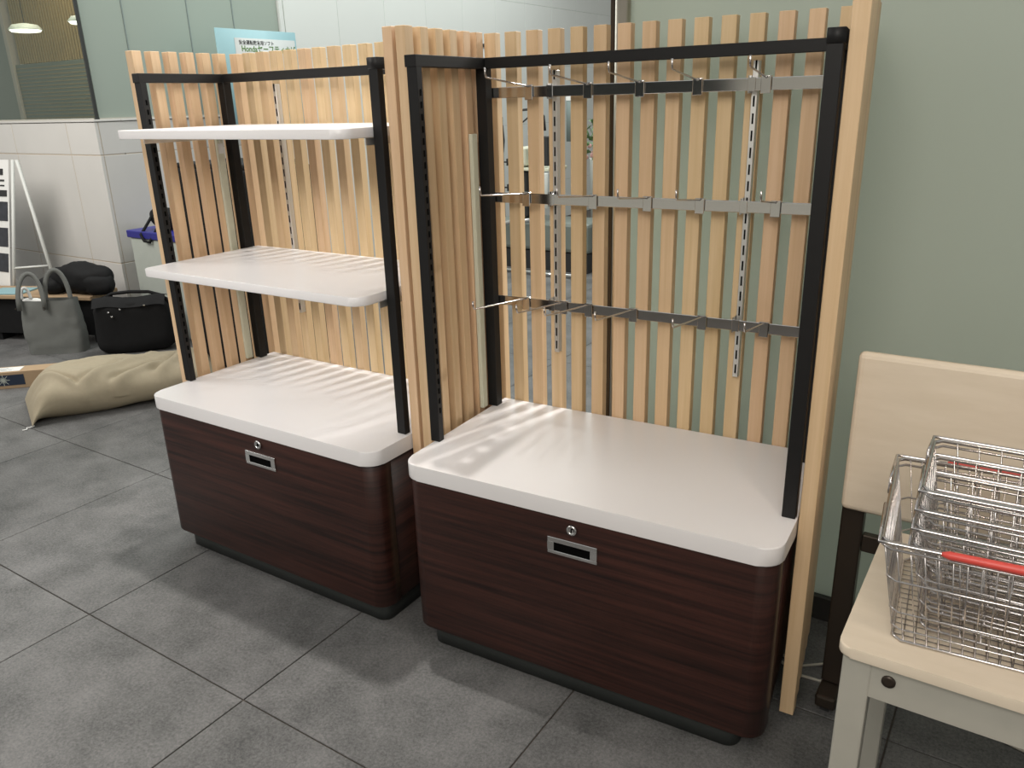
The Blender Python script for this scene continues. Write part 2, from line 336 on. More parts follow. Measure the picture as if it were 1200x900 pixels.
# ================================================================ DISPLAY STANDS
SLAT = MB().box(-.015, .015, -.015, .015, .037, 1.5, .0012).mesh('slat', 'maple')
SLAT_B = MB().box(-.0160, .0172, -.013, .013, .037, 1.5, .0012).mesh('slat', 'maple')
SLAT_N = MB().box(-.0135, .0135, -.015, .015, .037, 1.5, .0012).mesh('slat', 'maple')
SLAT_T = MB().box(-.010, .010, -.015, .015, .037, 1.5, .0012).mesh('slat', 'maple')
HC, T, HR, DP = .5233, .0405, 1.4384, .4965
def stand(loc, rz, W, label, xr, leftmesh, lx, rightmeshes, rx0, hx, hz, lockz, sk=0):
    r = tag(empty('display_stand', loc, rz), label, 'display stand', 'wooden display stands')
    MB().prism([q for q in roundrect(.002, W-.002, .0, DP, .045, .045) if q[1] < DP-1e-6] + [(W-.002, .15), (W-.002-sk*(DP-.15), DP), (.002, DP)], HC-T, HC, .0025, 2).build('counter_top', 'white', r)
    # carcass, drawer front, plinth
    MB().prism([(.012, .075), (W-.012, .075), (W-.012-sk*.33, DP-.004), (.012, DP-.004)], .066, HC-T-.0005).build('cabinet_body', 'mahogany', r)
    df = MB().prism(roundrect(.008, W-.008, .006, .072, .04, .04), .0642, HC-T-.003, .0015, 1).build('drawer_front', 'mahogany', r)
    hp = MB()
    # flush pull: frame of four bars around a recess
    hw, hh = .060, .0205
    cz = hz; y0, y1 = .0015, .0058
    iw, ih = .044, .0105; ic = -.002
    hp.box(hx-hw, hx+hw, y0, y1, cz+ih+ic, cz+hh, .0008); hp.box(hx-hw, hx+hw, y0, y1, cz-hh, cz-ih+ic, .0008)
    hp.box(hx-hw, hx-iw, y0, y1, cz-ih+ic, cz+ih+ic); hp.box(hx+iw, hx+hw, y0, y1, cz-ih+ic, cz+ih+ic)
    h = hp.build('handle', 'chrome', df); h['label'] = 'chrome flush pull with a black finger recess'
    MB().box(hx-iw, hx+iw, .0045, .0057, cz-ih+ic, cz+ih+ic).build('finger_recess', 'slot', df)
    lk = MB().lathe([(.0125, -.0056), (.0125, -.001), (.011, .001), (.0075, .001), (.0072, .0002), (.003, .0002)], (hx, .0, lockz), 20, 'Y').build('lock', 'chrome', df)
    MB().box(hx-.0010, hx+.0010, -.0016, -.0002, lockz-.004, lockz+.004).build('keyhole', 'slot', df)
    MB().prism(roundrect(.035, W-.035-sk*.3, .035, DP-.03, .03, .03), 0, .0640).build('plinth', 'plinth', r)
    # slats: the back and both side wings, each one its own part
    def sl(me, x, y, name='slat'):
        put(name, me, r, (x, y, 0), (0, 0, 0 if me is SLAT_B else random.choice((0, math.pi))))
    n = 0; x = -.012
    while x < xr-.02:
        if x > -.02: sl(SLAT_B, x + .001, .5119)
        x += .0608
    for i in range(6): sl(leftmesh if not isinstance(leftmesh, list) else leftmesh[min(i, 1)], lx, .167+.0583*i)
    for i in range(6): sl(rightmeshes[min(i, 1)], rx0[min(i, 1)]-sk*.0583*i, .167+.0583*i)
    # black frame
    pm = lambda x0, x1, ya, yb, nm_: MB().box(x0, x1, ya, yb, HC+.0003, HR, .0012).build(nm_, 'black', r)
    pr = xr-.002
    pm(-.0085, .0188, .1416, .1620, 'post'); pm(pr-.0272, pr, .1416, .1620, 'post')
    pm(-.0085, .020, .424, .4530, 'post'); pm(pr-.0272-sk*.28, pr-sk*.28, .424, .4530, 'post')
    rl = lambda x0, x1, ya, yb: MB().box(x0, x1, ya, yb, HR-.0245, HR+.0006, .0012).build('rail', 'black', r)
    rl(-.0115, .0192, .1395, .4535); MB().prism([(pr-.0276, .1395), (pr+.003, .1395), (pr+.003-sk*.314, .4535), (pr-.0276-sk*.314, .4535)], HR-.0245, HR+.0006, .0012, 1).build('rail', 'black', r); rl(.0196, pr-.0282-sk*.302, .4236, .4440)
    # slots on the posts
    for x0, sx in ((.0188, 1), (pr-.0272, -1)):
        for ya in (.152, .438):
            s = MB(); z = .60
            while z < 1.38: s.box(x0-.0003, x0+.0004, ya-.0025, ya+.0025, z, z+.014) if sx > 0 else s.box(x0-.0004, x0+.0003, ya-.0025, ya+.0025, z, z+.014); z += .026
            if sx > 0: s.build('slot_row', 'slot', r, (.0003, 0, 0))
            else: s.build('slot_row', 'slot', r, (-.0003-(sk*.28 if ya > .3 else 0), 0, 0))
    # slotted strips on the back
    for x0 in (.182, .667):
        st = MB().box(x0-.0065, x0+.0065, .4800, .4980, .69, 1.405, .0008).build('slot_strip', 'zinc', r)
        s = MB(); z = .70
        while z < 1.385: s.box(x0-.0018, x0+.0018, .4790, .4806, z, z+.022); z += .036
        s.build('slot_row', 'slot', st)
    # pale cable ducts on the last wing slat
    MB().box(-.0125 if lx > -.03 else -.0105, -.0015, .386, .410, HC+.004, 1.262, .001).build('cable_duct', 'cream', r)
    return r
random.seed(4)
LW = .914
LT = -.0484; LO = Vector((-.9986, .0436, 0))
stL = stand(LO, LT, LW, 'slatted wooden display stand with white shelves over a dark drawer, on the left', .905, SLAT, -.0275, [SLAT_N, SLAT_T], [.9295, .9265], .4835, .410, .4580)
stR = stand((0, 0, 0), 0, .8985, 'slatted wooden display stand with chrome hook bars over a dark drawer, on the right', .895, SLAT_N, -.0277, [SLAT, SLAT], [.9135, .9135], .459, .4065, .4555, .0875)
# a white tag and cord tie on the duct of the shelf unit
MB().box(-.0012, .0004, .388, .406, 1.205, 1.235).build('tag', 'paper', stL)
MB().tube([(.0, .397, 1.236), (.004, .392, 1.25), (.0, .400, 1.262), (-.001, .404, 1.268)], .0012, 6).build('cord_tie', 'paper', stL)
# shelves of the left stand, with chrome brackets below
for z, x0, x1, yf in ((.904, .0197, .8735, .046), (1.29, .0197, .8735, .040)):
    xa, xb = .0215, .874
    # front part runs in front of the posts, rear part between them
    pts = []
    def arc(cx, cy, r, a0, n=6): return [(cx+r*math.cos(math.radians(a0+90*k/n)), cy+r*math.sin(math.radians(a0+90*k/n))) for k in range(n+1)]
    pts += arc(x0+.018, yf+.018, .018, 180) + arc(x1-.04, yf+.04, .04, 270)
    pts += [(x1, .4750), (x0, .4750)]
    MB().prism(pts, z-.0231, z, .0015, 1).build('shelf', 'white', stL)
    for xx in (.0215, .8690):
        MB().box(xx, xx+.0028, .12, .40, z-.040, z-.0236).build('shelf_bracket', 'zinc', stL)
# chrome hook bars of the right stand
ZB = (1.3575, 1.1000, .8255)
for z in ZB:
    MB().box(.013, .8145, .4560, .4600, z-.0128, z+.0128, .0012).build('hook_bar', 'chrome', stR)
    for x0 in (.182, .667):
        b_ = MB().box(x0-.009, x0-.0070, .4575, .4990, z-.018, z+.018); b_.box(x0-.009, x0+.0075, .4540, .4558, z-.014, z+.014, .0005); b_.build('bar_bracket', 'chrome', stR)
ordn = ['first', 'second', 'third', 'fourth', 'fifth', 'sixth']
def hook_mesh_parts():
    c = MB(); c.box(-.011, .011, -.0035, -.0015, -.019, .0165, .0012); c.box(-.011, .011, -.0035, .0080, .0145, .0160, .0004)
    rod = MB().tube([(0, -.002, .012), (0, -.02, .0145), (0, -.1, .022), (0, -.190, .031), (0, -.1945, .033), (0, -.1975, .040), (0, -.1985, .052)], .0021, 8)
    return c.mesh('clamp', 'chrome'), rod.mesh('rod', 'wire')
cm, rm = hook_mesh_parts()
HX = [[.125, .284, .414, .549, .697], [.112, .299, .440, .567, .737], [.105, .217, .289, .411, .587, .732]]
HL = [[1.02, .98, .91, .87, .72], [1.12, .98, .92, .85, .72], [1.33, 1.26, 1.24, 1.18, 1.10, .92]]
for k, (xs_, z, nmb) in enumerate(zip(HX, ZB, ('top', 'middle', 'bottom'))):
    for i, x in enumerate(xs_):
        h = tag(empty('display_hook', (x, .4545, z)), 'chrome display hook on the %s bar, %s from the left' % (nmb, ordn[i]), 'hook', 'display hooks on the %s bar' % nmb)
        put('clamp', cm, h); rd = put('rod', rm, h); rd.scale = (1, HL[k][i], 1)
        if k == 2: rd.rotation_euler = (-.04, 0, 0)
# ================================================================ RIGHT: desk, folded table, baskets, cables
DH = .55
gx0, gy0 = 1.266, .172
dk = tag(empty('desk', G(gx0, gy0), TH), 'low cream desk carrying a stack of wire baskets', 'desk')
MB().prism(roundrect(0, 1.2, 0, .40, .02, .02, .012, .012), DH-.018, DH, .003, 2).build('desk_top', 'desk', dk)
ap = MB().box(.03, 1.17, .012, .030, DH-.085, DH-.0185, .001); ap.box(.03, 1.17, .36, .378, DH-.085, DH-.0185); ap.box(.012, .0295, .03, .36, DH-.085, DH-.0185); ap.build('apron', 'deskleg', dk)
for a, c in ((.008, .010), (.008, .35), (1.15, .010), (1.15, .35)): MB().box(a, a+.042, c, c+.038, 0, DH-.0188, .003, 2).build('leg', 'deskleg', dk)
MB().lathe([(.010, -.0115), (.010, -.009), (.005, -.0085)], (.075, 0, DH-.045), 16, 'Y').build('screw_cap', 'darkleg', dk)
ft = tag(empty('folding_table', G(1.16, .70), TH), 'folded table with its cream top tilted upright against the green glass', 'folding table')
MB().box(-.0, 1.3, 0, .022, .505, .853, .012, 3).build('table_top', 'desk', ft)
for xx in (.0, 1.1): 
    MB().box(xx, xx+.045, .026, .060, .045, .80, .003).build('leg', 'darkleg', ft)
    MB().box(xx, xx+.045, -.03, .19, .012, .044, .006, 2).build('foot', 'darkleg', ft)
    for q_ in (-.02, .16): MB().box(xx+.012, xx+.033, q_, q_+.02, 0, .0118).build('pad', 'ink', ft)
MB().box(.046, 1.099, .03, .05, .40, .44, .002).build('stretcher', 'darkleg', ft)
def basket(loc, rot, Wt, Wb, Dt, Db, H, label, red_front=True, red_back=True, k=17):
    b = empty('wire_basket', loc); b.rotation_euler = rot; tag(b, label, 'basket', 'wire shopping baskets on the desk')
    def P3(u, v, t):   # u across 0..1, v front..back 0..1, t height 0..1
        Wd = Wb+(Wt-Wb)*t; Dd = Db+(Dt-Db)*t
        return Vector((Wt/2+(u-.5)*Wd, Dt/2+(v-.5)*Dd, H*t))
    rim = MB()
    c4 = lambda t, e=0: [P3(0, 0, t)+Vector((-e, -e, 0)), P3(1, 0, t)+Vector((e, -e, 0)), P3(1, 1, t)+Vector((e, e, 0)), P3(0, 1, t)+Vector((-e, e, 0))]
    def loop(mb, t, r, e=0):
        q = c4(t, e)
        pts = []
        for i in range(4):
            A, B = q[i], q[(i+1) % 4]; d = (B-A).normalized()*.012
            pts += [A+d, B-d]
        mb.tube(pts, r, 6, closed=True)
    loop(rim, 1, .0033, .002); loop(rim, .94, .0022, .002)
    rim.build('rim', 'wire', b)
    ms_ = MB()
    loop(ms_, .0, .0025); loop(ms_, .30, .0014); loop(ms_, .62, .0018); loop(ms_, .12, .0014)
    nv = k
    for i in range(1, nv):
        u = i/nv
        ms_.tube([P3(u, 0, 1), P3(u, 0, 0), P3(u, 1, 0), P3(u, 1, 1)], .0012, 4)
    nd = max(6, int(k*.68))
    for i in range(1, nd):
        v = i/nd
        ms_.tube([P3(0, v, 1), P3(0, v, 0), P3(1, v, 0), P3(1, v, 1)], .0012, 4)
    ms_.build('wire_mesh', 'wire', b)
    for side, on in ((0, red_front), (1, red_back)):
        e = -.007 if side == 0 else .007
        A = P3(0, side, 1)+Vector((-.004, e, .002)); B = P3(1, side, 1)+Vector((.004, e, .002))
        piv = P3(0, .5 - .16*(1-2*side)*1.0, 1)+Vector((-.006, 0, .0)); piv2 = P3(1, .5-.16*(1-2*side), 1)+Vector((.006, 0, 0))
        hd = MB().tube([piv+Vector((0, 0, -.02)), piv+Vector((0, 0, .008)), A.lerp(piv, .5)+Vector((0, 0, .004)), A, A.lerp(B, .03), A.lerp(B, .97), B, B.lerp(piv2, .5)+Vector((0, 0, .004)), piv2+Vector((0, 0, .008)), piv2+Vector((0, 0, -.02))], .0026, 6).build('handle', 'wire', b)
        if on:
            a0, a1 = A.lerp(B, .165), A.lerp(B, .835)
            MB().tube([a0, a0.lerp(a1, .03), a0.lerp(a1, .5), a0.lerp(a1, .97), a1], .006, 8, rads=[.003, .0062, .0072, .0062, .003]).build('grip', 'red', hd)
    return b
bx = G(1.330-.025, .172+.022, DH+.003)
basket(bx, (0, 0, TH+.085), .47, .41, .31, .255, .176, 'outermost wire shopping basket, red grip along its front rim, flat on the cream desk', k=26)
lab = ['innermost and topmost wire basket of the nested stack', 'third wire basket up of the nested stack', 'second wire basket up of the nested stack', 'lowest of the smaller wire baskets nested inside the outermost one']
for k in range(4):
    p = G(1.330+.010, .172+.078+.010*k, DH+.010+.026*k)
    basket(p, (.10, 0, TH+.03), .46, .41, .165, .14, .150, lab[3-k], False, False, 15)
cb = [(.60, .52), (.904, .372), (.95, .405), (.988, .431), (1.03, .44), (1.07, .41), (1.10, .396), (1.147, .419), (1.2, .45)]
tag(MB().tube([(x, y, .0045) for x, y in cb], .0035, 6).build('cable', 'whitewire'), 'thin pale cable on the floor under the desk, the one curling further back', 'cable')
cb = [(.62, .47), (.80, .40), (.911, .337), (.987, .340), (1.06, .362), (1.134, .375), (1.20, .368), (1.259, .350), (1.366, .317), (1.6, .25)]
tag(MB().tube([(x, y, .0045 if (x < 1.0 or x > 1.2) else .0045) for x, y in cb], .0038, 6).build('cable', 'whitewire'), 'thicker pale cable on the floor under the desk, the one nearer the camera', 'cable')
# ================================================================ LEFT: bench, bags, box, sack, sign, bin
ba = math.atan2(1.405-1.201, -3.417+4.001)
bn = tag(empty('bench', (-3.417, 1.405, 0), ba), 'low dark bench with a light wood top against the marble wall', 'bench')
MB().box(-1.5, 0, 0, .26, .275, .30, .004).build('bench_top', 'kraft', bn)
MB().box(-1.46, -.03, .04, .24, .05, .274).build('bench_body', 'bag', bn)
for xx in (-1.45, -.75, -.06): MB().box(xx, xx+.03, .05, .23, 0, .0495).build('foot', 'bag', bn)
bp_ = tag(MB().box(-.12, .12, -.085, .085, 0, .008, .001).build('leaflet_stack', 'skyblue', None, (-4.03, 1.29, .3006), ba+.1), 'pale blue leaflets on the left end of the bench', 'leaflets')
def blob(name, mat, parent, L, Wd, H, seed, nu=40, nv=22, p=3.0, amp=.012, fr=6, loc=None, rot=None, taper=0, flat=True, lean=0):
    """a soft closed shape: a rounded box with folds"""
    from mathutils import noise as nz
    off = Vector((seed*3.1, seed*1.7, seed))
    def fn(u, v):
        a = 2*math.pi*u; e = math.pi*(v-.5)
        sp = lambda t, q: math.copysign(abs(t)**(2/q), t)
        ce, se = sp(math.cos(e), p), sp(math.sin(e), p)
        q = Vector((L/2*ce*sp(math.cos(a), p), Wd/2*ce*sp(math.sin(a), p), H/2*se))
        t = q.z/H+.5; q.x *= 1-taper*t; q.y *= 1-taper*t; q.x += lean*t*H
        n = nz.noise(q*fr+off)*amp + nz.noise(q*fr*2.7+off)*amp*.4
        q += Vector((q.x/L, q.y/Wd, q.z/H)).normalized()*n if q.length > 1e-6 else Vector()
        q.z = max(q.z+H/2, 0)
        return q
    return MB().grid(fn, nu, nv, True).build(name, mat, parent, loc, rot)
# tote bag
A = Vector((-3.647, 1.059, 0)); B = Vector((-3.348, 1.272, 0)); ta = math.atan2(B.y-A.y, B.x-A.x); tl = (B-A).length
tt = tag(empty('tote_bag', A.lerp(B, .5)+Vector((-.03, .06, 0)), ta), 'grey canvas tote bag with upright handles in front of the bench', 'bag')
from mathutils import noise as NZ
def totefn(inner):
    def fn(u, v):
        a = 2*math.pi*u; q = 4.5; sp = lambda t: math.copysign(abs(t)**(2/q), t)
        hgt = .318*v; bw = tl/2*(.86+.03*math.sin(v*3.1)-.03*v)-inner; bd = (.072*(1-.35*v))-inner
        P_ = Vector((bw*sp(math.cos(a)), bd*sp(math.sin(a)), hgt+inner))
        n = NZ.noise(Vector((P_.x*9, P_.y*9+5, P_.z*11)))*.014*math.sin(math.pi*min(1, v*1.05))+NZ.noise(Vector((P_.x*22, 3, P_.z*26)))*.005
        P_.y += n*(1 if P_.y < 0 else .5); P_.x += n*.5; P_.z += .008*math.cos(2*a)*v - .006*v*math.cos(a)
        if inner: P_.z = min(P_.z, .318)
        return P_
    return fn
mb = MB().grid(totefn(0), 56, 18, True); 
bmv = [mb.bm.verts.new((.78*tl/2*math.cos(2*math.pi*i/24), .06*math.sin(2*math.pi*i/24), .003)) for i in range(24)]; mb.bm.faces.new(bmv)
mb.grid(totefn(.004), 56, 18, True); mb.build('bag_body', 'tote', tt)
def strap(pts, wd, th, mat, name, par, wdir=(1, 0, 0)):
    mb = MB(); Pp = [Vector(p) for p in pts]; rings = []
    for i, p_ in enumerate(Pp):
        t = (Pp[min(i+1, len(Pp)-1)]-Pp[max(i-1, 0)]).normalized(); n_ = Vector((0, 1, 0)); u = t.cross(n_).normalized()
        rings.append([mb.bm.verts.new(p_+u*s1*wd/2+n_*s2*th/2) for s1, s2 in ((-1, -1), (1, -1), (1, 1), (-1, 1))])
    for a_, b_ in zip(rings, rings[1:]):
        for k in range(4): f = mb.bm.faces.new((a_[k], a_[(k+1) % 4], b_[(k+1) % 4], b_[k])); f.smooth = True
    mb.bm.faces.new(rings[0][::-1]); mb.bm.faces.new(rings[-1]); return mb.build(name, mat, par)
def archpts(x0, x1, yb, z0, zt, yt, skew=0, n=16):
    pts = []
    for i in range(n+1):
        a = math.pi*i/n; c = (1-math.cos(a))/2
        pts.append((x0+(x1-x0)*c+skew*math.sin(a), yb+(yt-yb)*math.sin(a), z0+(zt-z0)*math.sin(a)**.75))
    return pts
strap(archpts(-.142, -.0, -.070, .27, .475, -.03, -.0), .026, .005, 'tote', 'handle', tt)
strap(archpts(-.01, .13, -.02, .27, .485, -.0, .0), .026, .005, 'tote', 'handle', tt)
rv = MB()
for xx, zz in ((-.003, .283), (-.003, .270), (-.158, .283)): rv.lathe([(.004, .0), (.004, .003), (.002, .004)], (xx, -.0765, zz), 10, 'Y')
rv.build('rivet', 'darkleg', tt)
wb = tag(empty('plastic_bag', (0, 0, 0)), 'white plastic bag with a looped handle inside the grey tote bag', 'bag')
wb.location = tt.location+Vector((math.cos(ta)*-.10, math.sin(ta)*-.10, .255)); wb.rotation_euler = (0, 0, ta)
blob('bag_body', 'paper', wb, .13, .05, .075, 3, 24, 12, 2.4, .008, 14)
strap(archpts(-.045, .005, -.01, .055, .135, -.01), .016, .006, 'paper', 'handle', wb)
# black shoulder bag
A = Vector((-3.362, 1.303, 0)); B = Vector((-3.02, 1.66, 0)); tb = math.atan2(B.y-A.y, B.x-A.x)
sb = tag(empty('shoulder_bag', A.lerp(B, .5)+Vector((.09, -.02, 0)), tb-.12), 'large black nylon bag standing between the grey tote and the stand', 'bag')
blob('bag_body', 'bag', sb, .44, .17, .31, 7, 48, 24, 5, .014, 7)
MB().grid(lambda u, v: Vector((-.2+.40*u, -.09+.11*v-.004*math.sin(u*20), .312+.016*math.sin(math.pi*v)+.006*math.sin(u*9)-.09*max(0, .35-v))), 24, 8).build('flap', 'bag', sb)
MB().tube([(-.16, .0, .315), (-.1, -.01, .345), (0, -.015, .352), (.1, -.01, .345), (.17, 0, .318), (.21, -.02, .27)], .010, 8).build('handle', 'bag', sb)
bk = MB()
for xx, zz in ((-.11, .255), (-.045, .268), (-.095, .228), (.09, .285)): bk.box(xx-.006, xx+.006, -.099, -.092, zz-.004, zz+.004, .001)
bk.build('buckle', 'chrome', sb)
# black coat on the bench
ct = tag(empty('folded_coat', (-3.56, 1.47, .301), ba+.02), 'black coat heaped on top of the bench behind the grey tote', 'coat')
blob('coat_body', 'bag', ct, .42, .19, .19, 11, 44, 20, 2.3, .035, 7)
blob('sleeve', 'bag', ct, .20, .12, .13, 13, 28, 14, 2.4, .02, 9, (.13, -.035, .0), .2)
blob('hood', 'bag', ct, .20, .14, .10, 17, 28, 14, 2.4, .02, 9, (-.19, -.02, .0), -.2)
# long cardboard box on the floor
def gw(x, y, z=0): return G(x, y, z)
A = gw(-2.941, .873); Bv = gw(-2.767, 1.045); ca = math.atan2((Bv-A).y, (Bv-A).x)
cbx = tag(empty('cardboard_box', A+Vector((-.012, -.008, 0)), ca), 'flat cardboard box with a navy printed side lying behind the tan sack', 'box')
MB().box(-.55, .62, 0, .10, 0, .09, .002).build('box_body', 'kraft', cbx)
MB().box(-.54, .12, -.0012, -.0002, .018, .074).build('navy_panel', 'navy', cbx)
ar = MB()
for k in range(8):
    a = math.pi*k/8; ar.box(-.028, .028, -.0020, -.0014, -.0012, .0012, 0, 1, Matrix.Translation((.02, 0, .047)) @ Matrix.Rotation(a, 4, 'Y') @ Matrix.Diagonal((.6+.5*(k % 2 == 0), 1, 1, 1)))
ar.build('star_print', 'palegrey', cbx)
MB().box(-.16, .10, .012, .085, .0902, .0908).build('address_label', 'paper', cbx)
MB().box(-.16, -.135, .012, .085, .0909, .0912).build('green_stripe', 'palegreen', cbx)
MB().box(-.30, -.162, .02, .085, .0902, .0908).build('red_label', 'rosered', cbx)
lt = MB()
for k in range(4): lt.box(-.11, .06-.03*(k % 2), .024+.014*k, .027+.014*k, .0909, .0911)
lt.build('label_lines', 'ink', cbx)
# tan sack: a long soft bag with pinched left end
S0 = Vector((-2.478, .406, 0)); S1 = Vector((-2.158, .883, 0)); sa = math.atan2((S1-S0).y, (S1-S0).x)
sk = tag(empty('cloth_sack', S0, sa), 'long tan cloth sack lying on the floor left of the stand', 'sack')
SL, SWd, SH = .88, .43, .205
def sfn(u, v):
    # u around, v along the length; the ends are sewn flat
    a = 2*math.pi*u; x = SL*v
    env = math.sin(math.pi/2*min(1, v/.17))**.75*math.sin(math.pi/2*min(1, (1-v)/.12))**.7 if 0 < v < 1 else 0
    env = max(env, .045)
    wd = SWd/2*(1+.05*math.exp(-v*30)-.10*math.sin(math.pi*min(1, v/.3)) -.06*v); hh = SH/2*env*(1.0+.10*math.sin(v*5.2+.5))
    sp = lambda t, q: math.copysign(abs(t)**(2/q), t)
    y = wd*sp(math.cos(a), 2.6 if env > .3 else 4); z = hh*sp(math.sin(a), 2.1)
    x += .05*(y/wd)*math.exp(-v*4)*-.6
    p_ = Vector((x, y, z))
    def crease(c0, ang, wdt, amp, l0, l1):
        d = (x-c0[0])*math.sin(ang)-(y-c0[1])*math.cos(ang); l = (x-c0[0])*math.cos(ang)+(y-c0[1])*math.sin(ang)
        k = max(0, min(1, (l-l0)/.05))*max(0, min(1, (l1-l)/.05))
        return -1.6*amp*math.exp(-(d/wdt)**2)*k + amp*1.2*math.exp(-((d-wdt*2)/(wdt*1.6))**2)*k
    n = NZ.noise(Vector((x*6+y*7, y*5-x*3, z*6)))*.014
    if z > -.02:
        n += crease((.12, -.02), -.85, .010, .013, -.12, .20)+crease((.38, -.05), .62, .016, .014, -.20, .26)+crease((.55, -.08), .50, .014, .014, -.22, .24)+crease((.25, .08), .35, .012, .009, -.1, .25)+crease((.68, -.02), .8, .018, .016, -.2, .2)
    n += .008*math.sin(y*85+x*25)*math.exp(-v*14)*(1 if z > 0 else .3)
    d_ = Vector((0, .4*y/wd, z/hh if hh else 0)); d_ = d_.normalized() if d_.length else d_
    p_ += d_*n*min(1, env*1.4); p_.z = max(p_.z+SH/2*.94*(env**.8), .0015+.001*math.sin(a)) + .035*math.exp(-v*16)*(y/wd > .5)*0; p_.y += SWd/2 - .01
    return p_
MB().grid(sfn, 128, 150, True).build('sack_body', 'sack', sk)
MB().tube([(.036, -.002, .006), (.018, -.012, .004), (.006, -.004, .003), (.008, -.028, .003), (-.010, -.030, .003)], .003, 6).build('tie_cord', 'paper', sk)
# A frame notice board behind the bench
ab = tag(empty('notice_board', (-4.10, 1.515, 0), 0), 'white A-frame notice board with rows of dark photos behind the bench', 'notice board')
ap_ = Vector((0, 0, 1.075)); ffo = Vector((-.17, -.14, 0)); rfo = Vector((.05, .09, 0)); wv = Vector((-.62, -.03, 0))
def bar(p, q, r=.011): return MB().tube([p, q], r, 4)
for s in (Vector(), wv):
    bar(ap_+s, ffo+s+Vector((0, 0, .01))).build('front_leg', 'whitewall', ab); bar(ap_+s+Vector((.016, .016, 0)), rfo+s+Vector((0, 0, .01))).build('rear_leg', 'whitewall', ab)
bar(ap_.lerp(ffo, .62), ap_.lerp(rfo, .62), .008).build('brace', 'whitewall', ab)
def pb(t0, t1, s0, s1, off, mat, name):
    nrm = Vector((ffo-ap_)).cross(wv).normalized(); nrm = nrm if nrm.y < 0 else -nrm
    q = [ap_.lerp(ffo, t)+wv*s_+nrm*off for t, s_ in ((t0, s0), (t0, s1), (t1, s1), (t1, s0))]; q2 = [p_+nrm*.003 for p_ in q]
    mb = MB(); v1 = [mb.bm.verts.new(p_) for p_ in q]; v2 = [mb.bm.verts.new(p_) for p_ in q2]
    mb.bm.faces.new(v1); mb.bm.faces.new(v2[::-1])
    for i in range(4): mb.bm.faces.new((v1[i], v1[(i+1) % 4], v2[(i+1) % 4], v2[i]))
    return mb.build(name, mat, ab)
pb(.0, .75, .03, .97, .012, 'paper', 'poster')
for t0, t1 in ((.17, .205),): pb(t0, t1, .06, .9, .0155, 'ink', 'heading_bar')
for k in range(3):
    for j in range(3): pb(.235+.15*k, .345+.15*k, .05+.31*j, .31+.31*j, .0155, 'photo', 'photo')
pb(.05, .085, .12, .7, .0155, 'ink', 'heading_bar'); pb(.11, .12, .1, .8, .0155, 'ink', 'text_line'); pb(.14, .147, .1, .7, .0155, 'ink', 'text_line')
# blue topped bin beside the wall corner
bi = tag(empty('waste_bin', G(-3.33, 1.93), TH), 'pale grey bin with a deep blue lid beside the marble wall corner', 'bin')
MB().box(0.012, .62, .012, .36, 0, .60, .006).build('bin_body', 'palegrey', bi)
MB().box(0, .632, 0, .372, .601, .645, .004).build('lid', 'blue', bi)
bb = tag(empty('camera_bag', G(-3.16, 2.08, .646), TH), 'small black bag lying on the blue bin lid', 'bag')
blob('bag_body', 'bag', bb, .24, .15, .13, 23, 30, 16, 2.6, .014, 10, (.06, 0, 0))
MB().tube([(.0, -.06, .09), (-.02, -.11, .02), (-.01, -.155, -.02), (.02, -.158, -.055), (.07, -.156, -.06), (.10, -.11, .02), (.12, -.07, .08)], .009, 8).build('strap', 'bag', bb)
# pale blue information sign
sg = tag(empty('information_sign', G(-3.10, 2.62), TH), 'pale blue sign with green lettering standing behind the left stand', 'sign')
MB().prism([(-.006, 0), (.006, 0), (.006, .655), (-.006, .655)], 1.20, 1.815, .001, 1).build('sign_panel', 'skyblue', sg)
for q_ in (.06, .595): MB().box(-.02, -.0065, q_-.012, q_+.012, .02, 1.5).build('pole', 'palegrey', sg)
MB().prism([(.0065, .135), (.010, .135), (.010, .64), (.0065, .64)], 1.30, 1.763, 0).build('caption_board', 'caption', sg)
MB().box(-.12, .12, .02, .10, 0, .019, .003).build('foot', 'palegrey', sg); MB().box(-.12, .12, .56, .64, 0, .019, .003).build('foot', 'palegrey', sg)
rx = (math.pi/2, 0, math.pi/2)
text('caption_text', '安全運転教育用ソフト', .029, 'ink', sg, (.0104, .165, 1.727), rx)
text('caption_text', 'Hondaセーフティナビ', .050, 'lime', sg, (.0104, .180, 1.683), rx, .95)
bc = tag(empty('black_case', G(-2.35, 1.62), TH), 'tall black case behind the left stand, glimpsed between its side slats', 'case')
MB().box(0, .62, 0, .42, .03, 1.06, .012, 2).build('case_body', 'bag', bc)
MB().box(.02, .60, .02, .40, 1.0605, 1.085, .006).build('lid', 'bag', bc)
for q_ in ((.04, .04), (.54, .04), (.04, .34), (.54, .34)): MB().box(q_[0], q_[0]+.04, q_[1], q_[1]+.04, 0, .0295).build('foot', 'ink', bc)
# ================================================================ BEHIND THE RIGHT STAND: riding trainer, flowers, frame
def gt(name, x, y, label, cat, z=0): return tag(empty(name, G(x, y, z), TH), label, cat)
pf = gt('picture_frame', CX+.002, 5.62, 'square black picture frame on the white wall, seen through the slats', 'picture frame', 1.50)
mb = MB(); mb.box(0, .02, 0, .045, 0, .36); mb.box(0, .02, .40, .445, 0, .36); mb.box(0, .02, .045, .40, 0, .03); mb.box(0, .02, .045, .40, .33, .36); mb.build('frame', 'ink', pf)
MB().box(.001, .006, .045, .40, .03, .33).build('picture', 'paper', pf)
ms = gt('black_stand', -2.70, 5.2, 'slim black stand with clamps behind the first slats of the right stand', 'stand')
MB().tube([(0, 0, .02), (0, 0, 1.2)], .011, 8).build('pole', 'ink', ms)
MB().tube([(0, 0, .9), (.0, 0, 1.0), (-.01, 0, 1.12), (-.035, 0, 1.22)], .022, 8, rads=[.012, .024, .024, .014]).build('grip', 'ink', ms)
